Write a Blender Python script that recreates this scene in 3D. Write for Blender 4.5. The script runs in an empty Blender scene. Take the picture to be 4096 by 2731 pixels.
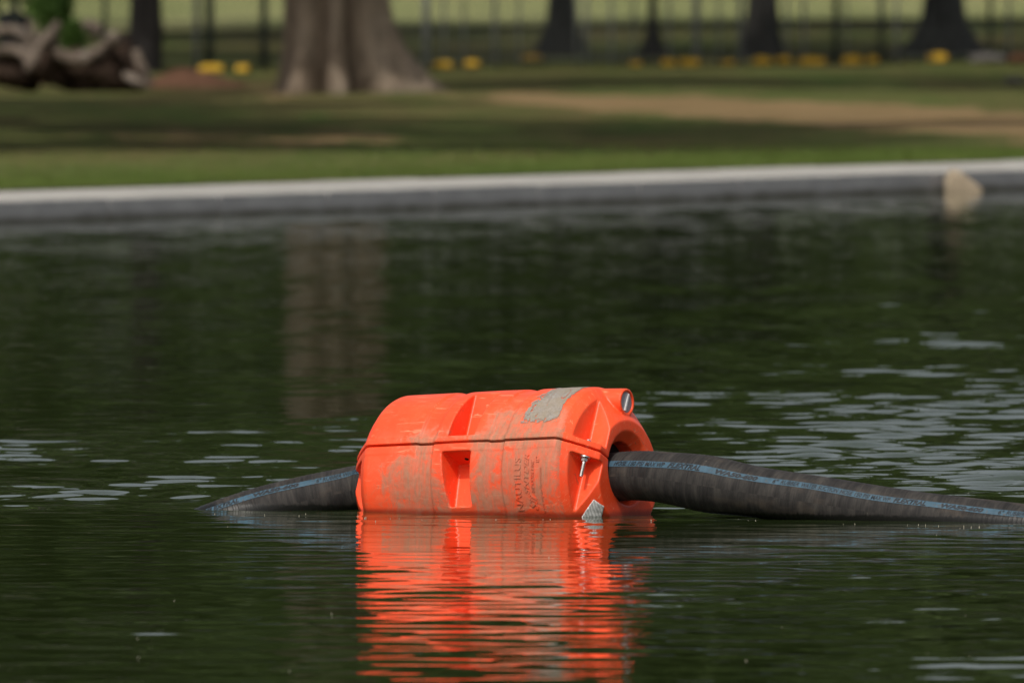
import bpy, bmesh, math, random
import numpy as np
from mathutils import Vector, Matrix, noise
R = math.radians
S = bpy.context.scene
COL = S.collection
rng = np.random.default_rng(7)
random.seed(7)

# ------------------------------------------------------------------ camera
H = 2.38
F = 73950.0                      # focal length in pixels of the 4096 px wide photograph
PITCH = math.atan((1365.5 + 527) / F)
cam_d = bpy.data.cameras.new('camera')
cam = bpy.data.objects.new('camera', cam_d)
COL.objects.link(cam)
cam.location = (0, 0, H)
cam.rotation_euler = (math.pi / 2 - PITCH, 0, 0)
cam_d.sensor_width = 36
cam_d.lens = F / 4096 * 36
cam_d.clip_start = 1
cam_d.clip_end = 6000
cam_d.dof.use_dof = True
cam_d.dof.focus_distance = 67.9
cam_d.dof.aperture_fstop = 8.7
S.camera = cam

# ------------------------------------------------------------------ world, sun, exposure
SUN_AZ, SUN_EL = R(24), R(54)    # the sun stands behind the camera, to its left
sun_vec = Vector((-math.sin(SUN_AZ) * math.cos(SUN_EL), -math.cos(SUN_AZ) * math.cos(SUN_EL), math.sin(SUN_EL)))
world = bpy.data.worlds.new('World')
S.world = world
world.use_nodes = True
wn = world.node_tree
wn.nodes.clear()
sky = wn.nodes.new('ShaderNodeTexSky')
sky.sky_type = 'NISHITA'
sky.sun_disc = False
sky.sun_elevation = SUN_EL
sky.sun_rotation = math.atan2(sun_vec.x, sun_vec.y)
sky.air_density = 1.0
sky.dust_density = 6.0
sky.ozone_density = 0.6
bg = wn.nodes.new('ShaderNodeBackground')
bg.inputs['Strength'].default_value = 0.135
wo = wn.nodes.new('ShaderNodeOutputWorld')
hsv = wn.nodes.new('ShaderNodeHueSaturation')     # a milky, hazy summer sky
hsv.inputs['Saturation'].default_value = 0.45
hsv.inputs['Value'].default_value = 1.18
wn.links.new(sky.outputs[0], hsv.inputs['Color'])
wn.links.new(hsv.outputs[0], bg.inputs[0])
wn.links.new(bg.outputs[0], wo.inputs[0])
sun_d = bpy.data.lights.new('sun', 'SUN')
sun_d.energy = 3.1
sun_d.angle = R(0.55)
sun_d.color = (1.0, 0.95, 0.87)
sun = bpy.data.objects.new('sun', sun_d)
COL.objects.link(sun)
sun.rotation_euler = sun_vec.to_track_quat('Z', 'Y').to_euler()
sun.location = (-20, -20, 60)
S.view_settings.view_transform = 'Standard'
S.view_settings.look = 'None'
S.view_settings.exposure = -0.43
S.view_settings.gamma = 1
S.view_settings.use_curve_mapping = False
S.render.engine = 'CYCLES'
S.cycles.max_bounces = 6
S.cycles.glossy_bounces = 4
S.cycles.transmission_bounces = 4
S.cycles.transparent_max_bounces = 8
S.cycles.use_denoising = True
S.cycles.sample_clamp_indirect = 6

# ------------------------------------------------------------------ helpers
def at(px, py, z=0.0):
    """the point at height z that the photograph shows at pixel px, py"""
    a, b = (px - 2048) / F, -(py - 1365.5) / F
    d = Vector((a, math.cos(PITCH) + b * math.sin(PITCH), -math.sin(PITCH) + b * math.cos(PITCH)))
    t = (z - H) / d.z
    return Vector((d.x * t, d.y * t, z))

def at_depth(px, py, y):
    a, b = (px - 2048) / F, -(py - 1365.5) / F
    d = Vector((a, math.cos(PITCH) + b * math.sin(PITCH), -math.sin(PITCH) + b * math.cos(PITCH)))
    t = y / d.y
    return Vector((d.x * t, y, H + d.z * t))

def tag(o, label=None, cat=None, group=None, kind=None):
    if label: o['label'] = label
    if cat: o['category'] = cat
    if group: o['group'] = group
    if kind: o['kind'] = kind
    return o

def link(name, me, mat=None, parent=None, smooth=True):
    o = bpy.data.objects.new(name, me)
    COL.objects.link(o)
    if mat is not None and len(me.materials) == 0:
        me.materials.append(mat)
    if parent: o.parent = parent
    if smooth and len(me.polygons):
        me.polygons.foreach_set('use_smooth', np.ones(len(me.polygons), dtype=bool))
    return o

def empty(name, loc=(0, 0, 0)):
    o = bpy.data.objects.new(name, None)
    o.location = loc
    o.empty_display_size = 0.1
    COL.objects.link(o)
    return o

def mesh(name, verts, faces):
    me = bpy.data.meshes.new(name)
    me.from_pydata([tuple(v) for v in verts], [], faces)
    me.update()
    return me

def grid_mesh(name, co, nu, nv, closed=False):
    """co: (nv*nu,3) array, row major; quads built with numpy"""
    me = bpy.data.meshes.new(name)
    co = np.ascontiguousarray(co, dtype=np.float32).reshape(-1, 3)
    cols = nu if closed else nu - 1
    i = np.arange(cols)[None, :]; j = np.arange(nv - 1)[:, None]
    i2 = (i + 1) % nu
    q = np.stack([j * nu + i, j * nu + i2, (j + 1) * nu + i2, (j + 1) * nu + i], -1).reshape(-1, 4)
    me.vertices.add(len(co)); me.vertices.foreach_set('co', co.ravel())
    me.loops.add(q.size); me.loops.foreach_set('vertex_index', q.ravel().astype(np.int32))
    me.polygons.add(len(q)); me.polygons.foreach_set('loop_start', np.arange(0, q.size, 4, dtype=np.int32))
    me.update(calc_edges=True); me.validate()
    return me

def tris_mesh(name, co, n):
    """n-gon soup: co is (faces*n,3)"""
    me = bpy.data.meshes.new(name)
    co = np.ascontiguousarray(co, dtype=np.float32).reshape(-1, 3)
    me.vertices.add(len(co)); me.vertices.foreach_set('co', co.ravel())
    me.loops.add(len(co)); me.loops.foreach_set('vertex_index', np.arange(len(co), dtype=np.int32))
    me.polygons.add(len(co) // n); me.polygons.foreach_set('loop_start', np.arange(0, len(co), n, dtype=np.int32))
    me.update(calc_edges=True)
    return me

def baked(o):
    """the evaluated mesh of an object with modifiers, and the object removed"""
    dg = bpy.context.evaluated_depsgraph_get()
    dg.update()
    me = bpy.data.meshes.new_from_object(o.evaluated_get(dg), depsgraph=dg)
    bpy.data.objects.remove(o)
    return me

class Mat:
    def __init__(s, name, rough=0.6, spec=0.5):
        s.m = bpy.data.materials.new(name)
        s.m.use_nodes = True
        s.t = s.m.node_tree
        s.b = s.t.nodes['Principled BSDF']
        s.b.inputs['Roughness'].default_value = rough
        s.b.inputs['Specular IOR Level'].default_value = spec
    def n(s, typ, **kw):
        nd = s.t.nodes.new(typ)
        for k, v in kw.items():
            if k in nd.inputs: nd.inputs[k].default_value = v
            else: setattr(nd, k, v)
        return nd
    def l(s, a, b): s.t.links.new(a, b)
    def coord(s, kind='Object', scale=(1, 1, 1)):
        c = s.n('ShaderNodeTexCoord'); mp = s.n('ShaderNodeMapping')
        mp.inputs['Scale'].default_value = scale
        s.l(c.outputs[kind], mp.inputs['Vector'])
        return mp.outputs[0]
    def world(s, scale=(1, 1, 1)):
        c = s.n('ShaderNodeNewGeometry'); mp = s.n('ShaderNodeMapping')
        mp.inputs['Scale'].default_value = scale
        s.l(c.outputs['Position'], mp.inputs['Vector'])
        return mp.outputs[0]
    def noise(s, vec, scale, detail=4, rough=0.55, dist=0.0):
        nd = s.n('ShaderNodeTexNoise')
        nd.inputs['Scale'].default_value = scale; nd.inputs['Detail'].default_value = detail
        nd.inputs['Roughness'].default_value = rough; nd.inputs['Distortion'].default_value = dist
        s.l(vec, nd.inputs['Vector'])
        return nd.outputs['Fac']
    def ramp(s, fac, stops):
        r = s.n('ShaderNodeValToRGB')
        e = r.color_ramp.elements
        while len(e) < len(stops): e.new(0.5)
        for k, (p, c) in enumerate(stops):
            e[k].position = p
            e[k].color = (c, c, c, 1) if isinstance(c, (int, float)) else (*c, 1)
        s.l(fac, r.inputs[0])
        return r.outputs[0]
    def mix(s, fac, a, b, mode='MIX'):
        m = s.n('ShaderNodeMix'); m.data_type = 'RGBA'; m.blend_type = mode
        for inp, v in ((m.inputs[0], fac), (m.inputs[6], a), (m.inputs[7], b)):
            if isinstance(v, (int, float)): inp.default_value = v
            elif isinstance(v, tuple): inp.default_value = (*v, 1)
            else: s.l(v, inp)
        return m.outputs[2]
    def math(s, op, a, b=0.0, clamp=False):
        m = s.n('ShaderNodeMath', operation=op); m.use_clamp = clamp
        for inp, v in ((m.inputs[0], a), (m.inputs[1], b)):
            if isinstance(v, (int, float)): inp.default_value = v
            else: s.l(v, inp)
        return m.outputs[0]
    def bump(s, h, strength=0.3, dist=0.01):
        b = s.n('ShaderNodeBump')
        b.inputs['Strength'].default_value = strength; b.inputs['Distance'].default_value = dist
        s.l(h, b.inputs['Height']); s.l(b.outputs[0], s.b.inputs['Normal'])
    def base(s, v):
        if isinstance(v, tuple): s.b.inputs['Base Color'].default_value = (*v, 1)
        else: s.l(v, s.b.inputs['Base Color'])
    def z(s):
        g = s.n('ShaderNodeNewGeometry'); x = s.n('ShaderNodeSeparateXYZ')
        s.l(g.outputs['Position'], x.inputs[0]); return x.outputs[2]

# ------------------------------------------------------------------ materials
def mat_water():
    m = Mat('water', 0.02, 0.5)
    m.base((0.022, 0.034, 0.010))
    m.b.inputs['IOR'].default_value = 1.333
    n1 = m.noise(m.world((1, 0.6, 1)), 9, 3, 0.5)
    m.bump(n1, 0.12, 0.004)
    return m.m

def mat_lawn():
    m = Mat('lawn', 0.9, 0.15)
    g1 = m.ramp(m.noise(m.world((1, .35, 1)), 0.55, 5, .6), [(.3, (.066, .080, .020)), (.55, (.105, .122, .033)), (.75, (.150, .140, .048))])
    g2 = m.mix(m.ramp(m.noise(m.world((1, .2, 1)), 2.3, 4), [(.5, 0), (.72, .6)]), g1, (.20, .16, .07))
    g2 = m.mix(m.ramp(m.noise(m.world((1, .14, 1)), 5.0, 6, .7), [(.42, 0), (.62, .7)]), g2, (.055, .085, .015))
    g2 = m.mix(m.ramp(m.noise(m.world((.55, .055, 1)), 1.0, 5, .6), [(.40, 0), (.60, .75)]), g2, (.115, .092, .035))
    g2 = m.mix(m.ramp(m.noise(m.world((.9, .09, 1.7)), 1.3, 4, .6), [(.52, 0), (.68, .6)]), g2, (.055, .10, .018))
    a = m.n('ShaderNodeAttribute', attribute_name='bare')
    br = m.math('ADD', a.outputs['Fac'], m.math('MULTIPLY', m.math('SUBTRACT', m.noise(m.world((1, .07, 1)), 1.6, 6, .65), .5), 1.7))
    soil = m.ramp(m.noise(m.world(), 1.1, 4), [(.35, (.19, .135, .06)), (.65, (.28, .19, .095))])
    m.base(m.mix(m.ramp(br, [(.35, 0), (.62, 1)]), g2, soil))
    m.bump(m.noise(m.world(), 30, 4, .7), 1.0, .03)
    return m.m

def mat_field():
    m = Mat('sunlit_lawn_tone', 0.95, 0.1)  # paler than the lawn sheet: the sunlight is in this colour
    m.base(m.ramp(m.noise(m.world((.4, .05, 1)), .8, 4), [(.35, (.15, .17, .065)), (.5, (.22, .235, .095)), (.7, (.29, .28, .13))]))
    return m.m

def mat_coping():
    m = Mat('coping', 0.75, 0.3)
    top = m.ramp(m.noise(m.world(), 2.0, 6, .65), [(.3, (.27, .26, .235)), (.7, (.40, .385, .35))])
    side = m.ramp(m.noise(m.world((1, 1, 3)), 3.0, 6, .65), [(.3, (.29, .285, .285)), (.7, (.40, .39, .385))])
    g = m.n('ShaderNodeNewGeometry'); x = m.n('ShaderNodeSeparateXYZ'); m.l(g.outputs['True Normal'], x.inputs[0])
    c = m.mix(m.ramp(x.outputs[2], [(.3, 0), (.8, 1)]), side, top)
    zz = m.math('ADD', m.z(), m.math('MULTIPLY', m.noise(m.world((1, 1, 2)), 2.5, 4), .07))
    wet = m.ramp(zz, [(.035, 1), (.10, 0)])                       # algae and wet stain left by the water
    m.base(m.mix(wet, c, (.085, .078, .06)))
    m.bump(m.noise(m.world(), 25, 5), .4, .01)
    return m.m

def mat_bark(name, c1, c2, c3):
    m = Mat(name, 0.9, 0.2)
    v = m.coord('Object', (1, 1, .25))
    a = m.ramp(m.noise(v, 3.0, 6, .65, .6), [(.3, c1), (.5, c2), (.72, c3)])
    b = m.ramp(m.noise(v, 14, 5, .6), [(.3, .55), (.6, 1)])
    m.base(m.mix(1.0, a, b, 'MULTIPLY'))
    m.bump(m.noise(v, 12, 6, .7), .9, .05)
    return m.m

def mat_leaf(name, c1, c2):
    m = Mat(name, 0.6, 0.3)
    oi = m.noise(m.world(), .7, 3)
    c = m.ramp(oi, [(.35, c1), (.65, c2)])
    m.base(c)
    tr = m.n('ShaderNodeBsdfTranslucent'); m.l(c, tr.inputs[0])
    mx = m.n('ShaderNodeMixShader'); mx.inputs[0].default_value = .25
    m.l(m.b.outputs[0], mx.inputs[1]); m.l(tr.outputs[0], mx.inputs[2])
    m.l(mx.outputs[0], m.t.nodes['Material Output'].inputs[0])
    return m.m

def mat_plain(name, col, rough=.6, spec=.4, var=.25, scale=12, metallic=0.0):
    m = Mat(name, rough, spec)
    n = m.noise(m.coord(), scale, 5, .6)
    lo = tuple(c * (1 - var) for c in col); hi = tuple(min(1, c * (1 + var)) for c in col)
    m.base(m.ramp(n, [(.3, lo), (.7, hi)]))
    m.b.inputs['Metallic'].default_value = metallic
    m.bump(n, .2, .004)
    return m.m

def mat_shell():
    """orange rotomoulded plastic with dried mud in the 'dirt' attribute, chalky scuffs and scratches"""
    m = Mat('orange_plastic', 0.42, 0.35)
    v = m.coord('Object')
    n_big = m.noise(v, 3.2, 4, .55)
    col = m.ramp(n_big, [(.3, (.88, .066, .017)), (.7, (1.0, .100, .027))])
    # chalky, sun-bleached scuffs
    sc = m.ramp(m.noise(m.coord('Object', (1, 2.2, 2.2)), 11, 7, .7, .8), [(.56, 0), (.72, .5)])
    col = m.mix(sc, col, (.95, .19, .085))
    # fine hairline scratches
    s1 = m.ramp(m.noise(m.coord('Object', (3, 60, 14)), 2.2, 3, .6, 1.5), [(.62, 0), (.67, .6)])
    col = m.mix(s1, col, (.98, .30, .16))
    s2 = m.ramp(m.noise(m.coord('Object', (30, 4, 9)), 3.2, 3, .6, 1.2), [(.66, 0), (.70, .6)])
    col = m.mix(s2, col, (.45, .12, .06))
    a = m.n('ShaderNodeAttribute', attribute_name='dirt')
    n1 = m.noise(m.coord('Object', (1, 1, .8)), 13, 9, .72, .8)
    n2 = m.noise(v, 55, 4, .6)
    d = m.math('ADD', a.outputs['Fac'], m.math('ADD', m.math('MULTIPLY', m.math('SUBTRACT', n1, .5), 1.9), m.math('MULTIPLY', m.math('SUBTRACT', n2, .5), .35)))
    thick = m.ramp(d, [(.45, 0), (.56, .40), (.72, .70), (1.0, .88)])
    film = m.ramp(d, [(.15, 0), (.65, .38)])
    strk = m.ramp(m.noise(m.coord('Object', (16, 2.2, 2.2)), 2.6, 6, .7, .6), [(.34, .35), (.58, 1)])
    thick = m.mix(1.0, thick, strk, 'MULTIPLY')
    mud = m.ramp(n2, [(.3, (.27, .15, .088)), (.7, (.36, .22, .14))])
    col = m.mix(film, col, (.52, .16, .08))
    col = m.mix(thick, col, mud)
    zw = m.math('ADD', m.z(), m.math('MULTIPLY', m.math('SUBTRACT', n1, .5), .02))
    col = m.mix(m.ramp(zw, [(.006, .75), (.022, 0)]), col, (.20, .022, .010))     # wet band at the waterline
    m.base(col)
    m.l(m.ramp(thick, [(0, .40), (1, .85)]), m.b.inputs['Roughness'])
    m.b.inputs['Subsurface Weight'].default_value = 0.0
    h = m.math('ADD', m.math('MULTIPLY', thick, .6), m.math('ADD', m.math('MULTIPLY', n2, .35), m.math('MULTIPLY', n1, .8)))
    m.bump(h, .35, .0025)
    return m.m

def mat_hose():
    m = Mat('hose_rubber', 0.75, 0.25)
    w = m.coord('UV', (1, 1, 1))
    # UV: u = arc length in metres, v = angle in turns
    fine = m.noise(m.coord('UV', (150, 2.0, 1)), 1.0, 3, .6)
    mid = m.noise(m.coord('UV', (24, 3.5, 1)), 1.0, 6, .65, .4)
    big = m.noise(m.coord('UV', (5, 6, 1)), 1.0, 5, .6)
    col = m.ramp(mid, [(.3, (.008, .0075, .0075)), (.50, (.021, .0195, .0185)), (.78, (.060, .054, .047))])
    col = m.mix(m.ramp(big, [(.54, 0), (.74, .7)]), col, (.075, .058, .043))
    col = m.mix(m.ramp(fine, [(.45, 0), (.75, .3)]), col, (.07, .06, .052))
    sp = m.ramp(m.noise(m.coord('UV', (90, 60, 1)), 1.0, 3, .6), [(.70, 0), (.76, .7)])
    col = m.mix(sp, col, (.24, .2, .14))
    zz = m.math('ADD', m.z(), m.math('MULTIPLY', m.noise(m.coord('UV', (60, 1.5, 1)), 1.0, 4, .7), -.035))
    wet = m.ramp(m.math('ADD', zz, .02), [(.02, 1), (.028, 0)])     # wet band licked by the ripples
    m.base(m.mix(wet, col, (.008, .008, .007)))
    m.l(m.ramp(wet, [(0, .75), (1, .38)]), m.b.inputs['Roughness'])
    m.bump(m.math('ADD', m.math('MULTIPLY', fine, .7), m.math('MULTIPLY', mid, .6)), .7, .003)
    return m.m

def mat_stripe():
    m = Mat('stripe_blue', 0.6, 0.3)
    v = m.coord('Object')
    c = m.ramp(m.noise(v, 14, 6, .65), [(.3, (.024, .060, .088)), (.65, (.042, .098, .145)), (.85, (.07, .085, .095))])
    wear = m.ramp(m.noise(v, 60, 5, .7), [(.55, 0), (.66, .8)])
    m.base(m.mix(wear, c, (.06, .055, .05)))
    return m.m

M_WATER, M_LAWN, M_FIELD, M_COPING = mat_water(), mat_lawn(), mat_field(), mat_coping()
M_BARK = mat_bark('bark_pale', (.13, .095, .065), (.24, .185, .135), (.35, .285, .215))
M_BARKD = mat_bark('bark_dark_shaded', (.03, .026, .024), (.05, .045, .042), (.075, .068, .062))  # the shade on the trunks near the fence is in this dark colour
M_ROOT = mat_bark('bleached_root', (.085, .065, .048), (.19, .15, .118), (.34, .29, .25))
M_LEAF = mat_leaf('leaf', (.045, .075, .016), (.070, .105, .026))
M_LEAFB = mat_leaf('shrub_leaf', (.06, .13, .02), (.10, .19, .035))
M_WOODL = mat_leaf('wood_leaf', (.034, .055, .016), (.055, .080, .024))
M_STRAW = mat_plain('mulch', (.115, .058, .034), .95, .1, .35, 6)
M_SOIL = mat_plain('soil', (.045, .03, .022), .95, .1, .4, 5)
M_SHELL, M_HOSE, M_STRIPE = mat_shell(), mat_hose(), mat_stripe()
M_PRINT = mat_plain('stripe_print', (.011, .015, .020), .6, .3, .3, 40)
M_STEEL = mat_plain('galvanised_steel', (.50, .50, .48), .38, .5, .15, 60, 1.0)
M_POSTG = mat_plain('post_grey', (.36, .37, .35), .5, .4, .15, 5)
M_POSTD = mat_plain('post_dark', (.075, .09, .08), .6, .4, .2, 5)
M_WIRE = mat_plain('fence_wire', (.09, .10, .095), .5, .4, .1, 5)
M_YEL = mat_plain('yellow_cover', (.54, .33, .03), .7, .2, .2, 5)
M_DARKN = mat_plain('dark_navy', (.010, .014, .028), .5, .4, .2, 5)
M_BOREDARK = mat_plain('bore_black', (.012, .012, .012), .8, .2, .2, 5)  # for the added rings that blacken the float's opening
M_STONE = mat_plain('sandstone', (.29, .235, .165), .85, .2, .2, 12)
M_GREYST = mat_plain('grey_stone', (.13, .12, .11), .85, .2, .2, 9)

# ------------------------------------------------------------------ water
T = Vector((0.4859, 0.8740, 0)).normalized()      # direction of the coping
NW = Vector((T.y, -T.x, 0))                       # from the coping towards the water
C0 = Vector((0.18, 130.6, 0))                     # a point on its front edge

def build_water():
    def graded(stops):
        out = [stops[0][0]]
        for (a, sa), (b, sb) in zip(stops, stops[1:]):
            x = out[-1]
            while x < b - 1e-6:
                t = (x - a) / (b - a); st = sa + (sb - sa) * t
                x = min(b, x + st); out.append(x)
        return np.array(out)
    ys = graded([(-60, 20), (30, 6), (50, .05), (51, .026), (75, .030), (95, .05), (128, .08), (150, .3), (200, 6), (420, 30)])
    xr = graded([(0, .032), (5.2, .040), (7, .12), (12, .8), (60, 8), (600, 60)])
    xs = np.concatenate([-xr[:0:-1], xr])
    X, Y = np.meshgrid(xs, ys)
    # random ripples: sum of wavelets, crests mostly across the view
    Z = np.zeros_like(X); G = np.zeros_like(X)
    r2 = np.random.default_rng(21)
    N = 96
    for k in range(N):
        lam = math.exp(r2.normal(math.log(.34), .52)); lam = min(max(lam, .13), 1.8)
        th = r2.normal(0.12, .62)
        kx, ky = 2 * math.pi / lam * math.sin(th), 2 * math.pi / lam * math.cos(th)
        ph = r2.uniform(0, 6.28)
        slope = lam ** .10
        Z += slope / (2 * math.pi / lam) * np.sin(kx * X + ky * Y + ph)
    Z *= math.sqrt(2.0 / N)                       # rms slope 1
    # how strongly the breeze ruffles each stretch of water (rms slope, degrees)
    def blob(cx, cy, sx, sy):
        return np.exp(-((X - cx) / sx) ** 2 - ((Y - cy) / sy) ** 2)
    def low(seed, lx, ly):
        r3 = np.random.default_rng(seed); o = np.zeros_like(X)
        for k in range(14):
            o += np.sin(X * 6.28 / (lx * r3.uniform(.6, 2)) * r3.choice([-1, 1]) + Y * 6.28 / (ly * r3.uniform(.6, 2)) + r3.uniform(0, 6.28))
        return o / math.sqrt(7)
    A = 0.72 + .45 * np.clip((Y - 84) / 18, 0, 1) + 4.4 * blob(2.4, 76.0, 2.3, 11.5) + 3.2 * blob(-2.0, 73, 2.1, 6.5) + 1.4 * blob(2.4, 95, 2.6, 10) + 1.3 * blob(2.2, 55.5, 1.3, 2.5)
    A += .25 * blob(0, 58, 9, 4)
    A *= np.clip(1 + .30 * low(5, 2.5, 6), .35, 1.9)
    A = np.where(np.abs(X) > 12, 1.0, A)
    lee = np.clip((68.6 - Y) / 1.0, 0, 1) * np.clip((Y - 61.0) / 4.5, 0, 1) * (np.abs(X) < 9)
    A *= 1 - .62 * lee                             # calm water in the lee of hose and float
    fade = np.clip((160 - Y) / 10, 0, 1) * np.clip((Y - 48) / 2, 0, 1) * np.clip((9 - np.abs(X)) / 3, 0, 1)
    Z *= np.radians(A) * fade
    co = np.stack([X, Y, Z], -1)
    me = grid_mesh('water', co, len(xs), len(ys))
    tag(link('water', me, M_WATER), kind='structure')
    print('water verts', len(me.vertices))
build_water()

# ------------------------------------------------------------------ lawn, field, pool bed
def build_ground():
    # local axes: s along the coping, n away from the water
    def steps(stops):
        out = [stops[0][0]]
        for (a, sa), (b, sb) in zip(stops, stops[1:]):
            while out[-1] < b - 1e-6:
                t = (out[-1] - a) / (b - a); out.append(min(b, out[-1] + sa + (sb - sa) * t))
        return np.array(out)
    ns = steps([(1.0, .25), (40, .4), (60, 3), (200, 30), (2500, 300)])
    ss = steps([(-1500, 200), (-60, 4), (-25, .5), (-12, .4), (90, .4), (110, 3), (260, 20), (2500, 400)])
    Sg, Ng = np.meshgrid(ss, ns)
    X = C0.x + T.x * Sg - NW.x * Ng; Y = C0.y + T.y * Sg - NW.y * Ng
    und = .035 * np.sin(X * .55 + 1.2) * np.sin(Y * .11) + .03 * np.sin(X * .21 + Y * .07)
    Z = .188 + und * np.clip((Ng - 1.3) / 5, 0, 1) * np.clip((38 - Ng) / 15, 0, 1)
    me = grid_mesh('lawn', np.stack([X, Y, Z], -1), len(ss), len(ns))
    # bare, trodden ground: where the photograph shows brown earth
    x, y = X.ravel(), Y.ravel()
    with np.errstate(divide='ignore', invalid='ignore'):
        pxx = 2048 + F * x / np.maximum(y, 1); pyy = (H - .2) * F / np.maximum(y, 1) - 527
    mid = np.interp(pxx, [1500, 2300, 3000, 3700, 4300], [372, 402, 425, 468, 505])
    hw = np.interp(pxx, [1500, 2300, 3000, 3700, 4300], [8, 18, 32, 44, 44])
    bare = np.clip(1.5 - np.abs(pyy - mid) / hw, 0, 1) * np.clip((pxx - 1550) / 500, 0, 1)
    bare = np.maximum(bare, .50 * np.exp(-((pyy - 545) / 70) ** 2 - ((pxx - 1100) / 1100) ** 2))
    bare = np.maximum(bare, .55 * np.exp(-((pyy - 350) / 35) ** 2 - ((pxx - 1250) / 500) ** 2))
    bare = np.maximum(bare, .5 * np.exp(-((pyy - 570) / 60) ** 2 - ((pxx - 4000) / 350) ** 2))
    at_ = me.attributes.new('bare', 'FLOAT', 'POINT'); at_.data.foreach_set('value', bare.astype(np.float32))
    tag(link('lawn', me, M_LAWN), kind='structure')
    # lawn beyond the fence, its sunlight put into a paler colour, 4 mm above the lawn sheet
    a = at(2048, 118, .2)
    q = []
    for sx, dn in ((-1, 0), (1, 0), (1, 1), (-1, 1)):
        base = Vector((a.x, a.y, .26)) + T * (sx * 900)
        q.append(base - NW * (dn * 62))
    tag(link('meadow', mesh('meadow', q, [(0, 1, 2, 3)]), M_FIELD), kind='structure')
    # bed of the pool and the ground round everything
    e = 5000
    tag(link('pool_bed', mesh('pool_bed', [(-e, -e, -.9), (e, -e, -.9), (e, e, -.9), (-e, e, -.9)], [(0, 1, 2, 3)]), M_SOIL), kind='structure')
build_ground()

# ------------------------------------------------------------------ coping: slabs side by side
def build_coping():
    root = empty('coping', C0)
    tag(root, kind='structure')
    W, L = 1.0, 1.5
    bm = bmesh.new()
    # cross-section: front face, top rising slightly to the back
    prof = [(0, -.7), (0, .138), (.010, .148), (W, .180), (W, -.7)]
    g = .011
    a = [bm.verts.new((g, -p[0], p[1])) for p in prof]
    b = [bm.verts.new((L - g, -p[0], p[1])) for p in prof]
    n = len(prof)
    for i in range(n):
        bm.faces.new((a[i], a[(i + 1) % n], b[(i + 1) % n], b[i]))
    bm.faces.new(a[::-1]); bm.faces.new(b)
    bmesh.ops.recalc_face_normals(bm, faces=bm.faces)
    me = bpy.data.meshes.new('slab'); bm.to_mesh(me); bm.free()
    for v in me.vertices: v.co.y = -v.co.y          # local +y points away from the water
    me.flip_normals()
    ang = math.atan2(T.y, T.x)
    for k in range(-14, 26):
        o = link('slab', me, M_COPING, root, smooth=False)
        o.location = T * (k * L) + Vector((0, 0, random.uniform(-.004, .004)))
        o.rotation_euler = (0, 0, ang)
    # the long stretches outside the picture, same section in one piece
    for s0, s1 in ((-900, -14 * L), (26 * L, 1500)):
        v = []
        for s in (s0, s1 - .006):
            for p in prof: v.append(T * s - NW * p[0] + Vector((0, 0, p[1])))
        f = [(i, (i + 1) % n, n + (i + 1) % n, n + i) for i in range(n)] + [tuple(range(n))[::-1], tuple(range(n, 2 * n))]
        o = link('coping_run', mesh('coping_run', v, f), M_COPING, root, smooth=False)
build_coping()

# ------------------------------------------------------------------ the float
FC = Vector(((2024 - 2048) * .000922, 68.33, 0.116))
PSI, PIT, ROL = R(32), R(3.1), R(27)
U = Vector((math.cos(PSI) * math.cos(PIT), -math.sin(PSI) * math.cos(PIT), math.sin(PIT)))
B = Vector((-math.sin(PSI), -math.cos(PSI), 0))
NN = U.cross(-B)
FY = -(B * math.cos(ROL) + NN * math.sin(ROL))
FZ = -B * math.sin(ROL) + NN * math.cos(ROL)
FM = Matrix.Translation(FC) @ Matrix((U, FY, FZ)).transposed().to_4x4()
RB, RE, UB, UE = .33, .205, .413, .532

PROF = [(-UE, RE), (-.50, .243), (-.455, .291), (-.42, .325), (-.405, .3315), (-.395, .332),
        (-.192, .333), (-.183, .326), (-.125, .326), (-.116, .333), (0, .334),
        (.116, .333), (.125, .326), (.183, .326), (.192, .333),
        (.395, .332), (.405, .3315), (.42, .325), (.455, .291), (.50, .243), (UE, RE)]
def rad(u):
    return float(np.interp(u, [p[0] for p in PROF], [p[1] for p in PROF]))

def loc(u, vp, w):                 # float-local point: u along, vp towards the camera side, w up
    return Vector((u, -vp, w))

def solid_rings(rings, name):
    bm = bmesh.new()
    vr = [[bm.verts.new(p) for p in r] for r in rings]
    n = len(vr[0])
    for a, b in zip(vr, vr[1:]):
        for i in range(n): bm.faces.new((a[i], a[(i + 1) % n], b[(i + 1) % n], b[i]))
    bm.faces.new(vr[0][::-1]); bm.faces.new(vr[-1])
    bmesh.ops.recalc_face_normals(bm, faces=bm.faces)
    me = bpy.data.meshes.new(name); bm.to_mesh(me); bm.free()
    return me

def half_lathe(sgn, gap, name):
    rings = []
    for u, r in PROF:
        ring = []
        a0 = math.asin(gap / r)
        for j in range(49):
            a = a0 + (math.pi - 2 * a0) * j / 48
            ring.append(loc(u, r * math.cos(a), sgn * r * math.sin(a)))
        rings.append(ring)
    return solid_rings(rings, name)

def flange(sgn, gap, th, lip, name):
    rings = []
    for u, r in PROF:
        rr = r + lip
        ring = []
        for s in (1, -1):
            ws = [gap, th * .5, th] if s == 1 else [th, th * .5, gap]
            for w in ws: ring.append(loc(u, s * math.sqrt(max(rr * rr - w * w, 1e-4)), sgn * w))
        rings.append(ring)
    return solid_rings(rings, name)

def box_me(lo, hi, name):
    bm = bmesh.new()
    bmesh.ops.create_cube(bm, size=1)
    for v in bm.verts:
        v.co = Vector([lo[i] if v.co[i] < 0 else hi[i] for i in range(3)])
    me = bpy.data.meshes.new(name); bm.to_mesh(me); bm.free(); return me

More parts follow.
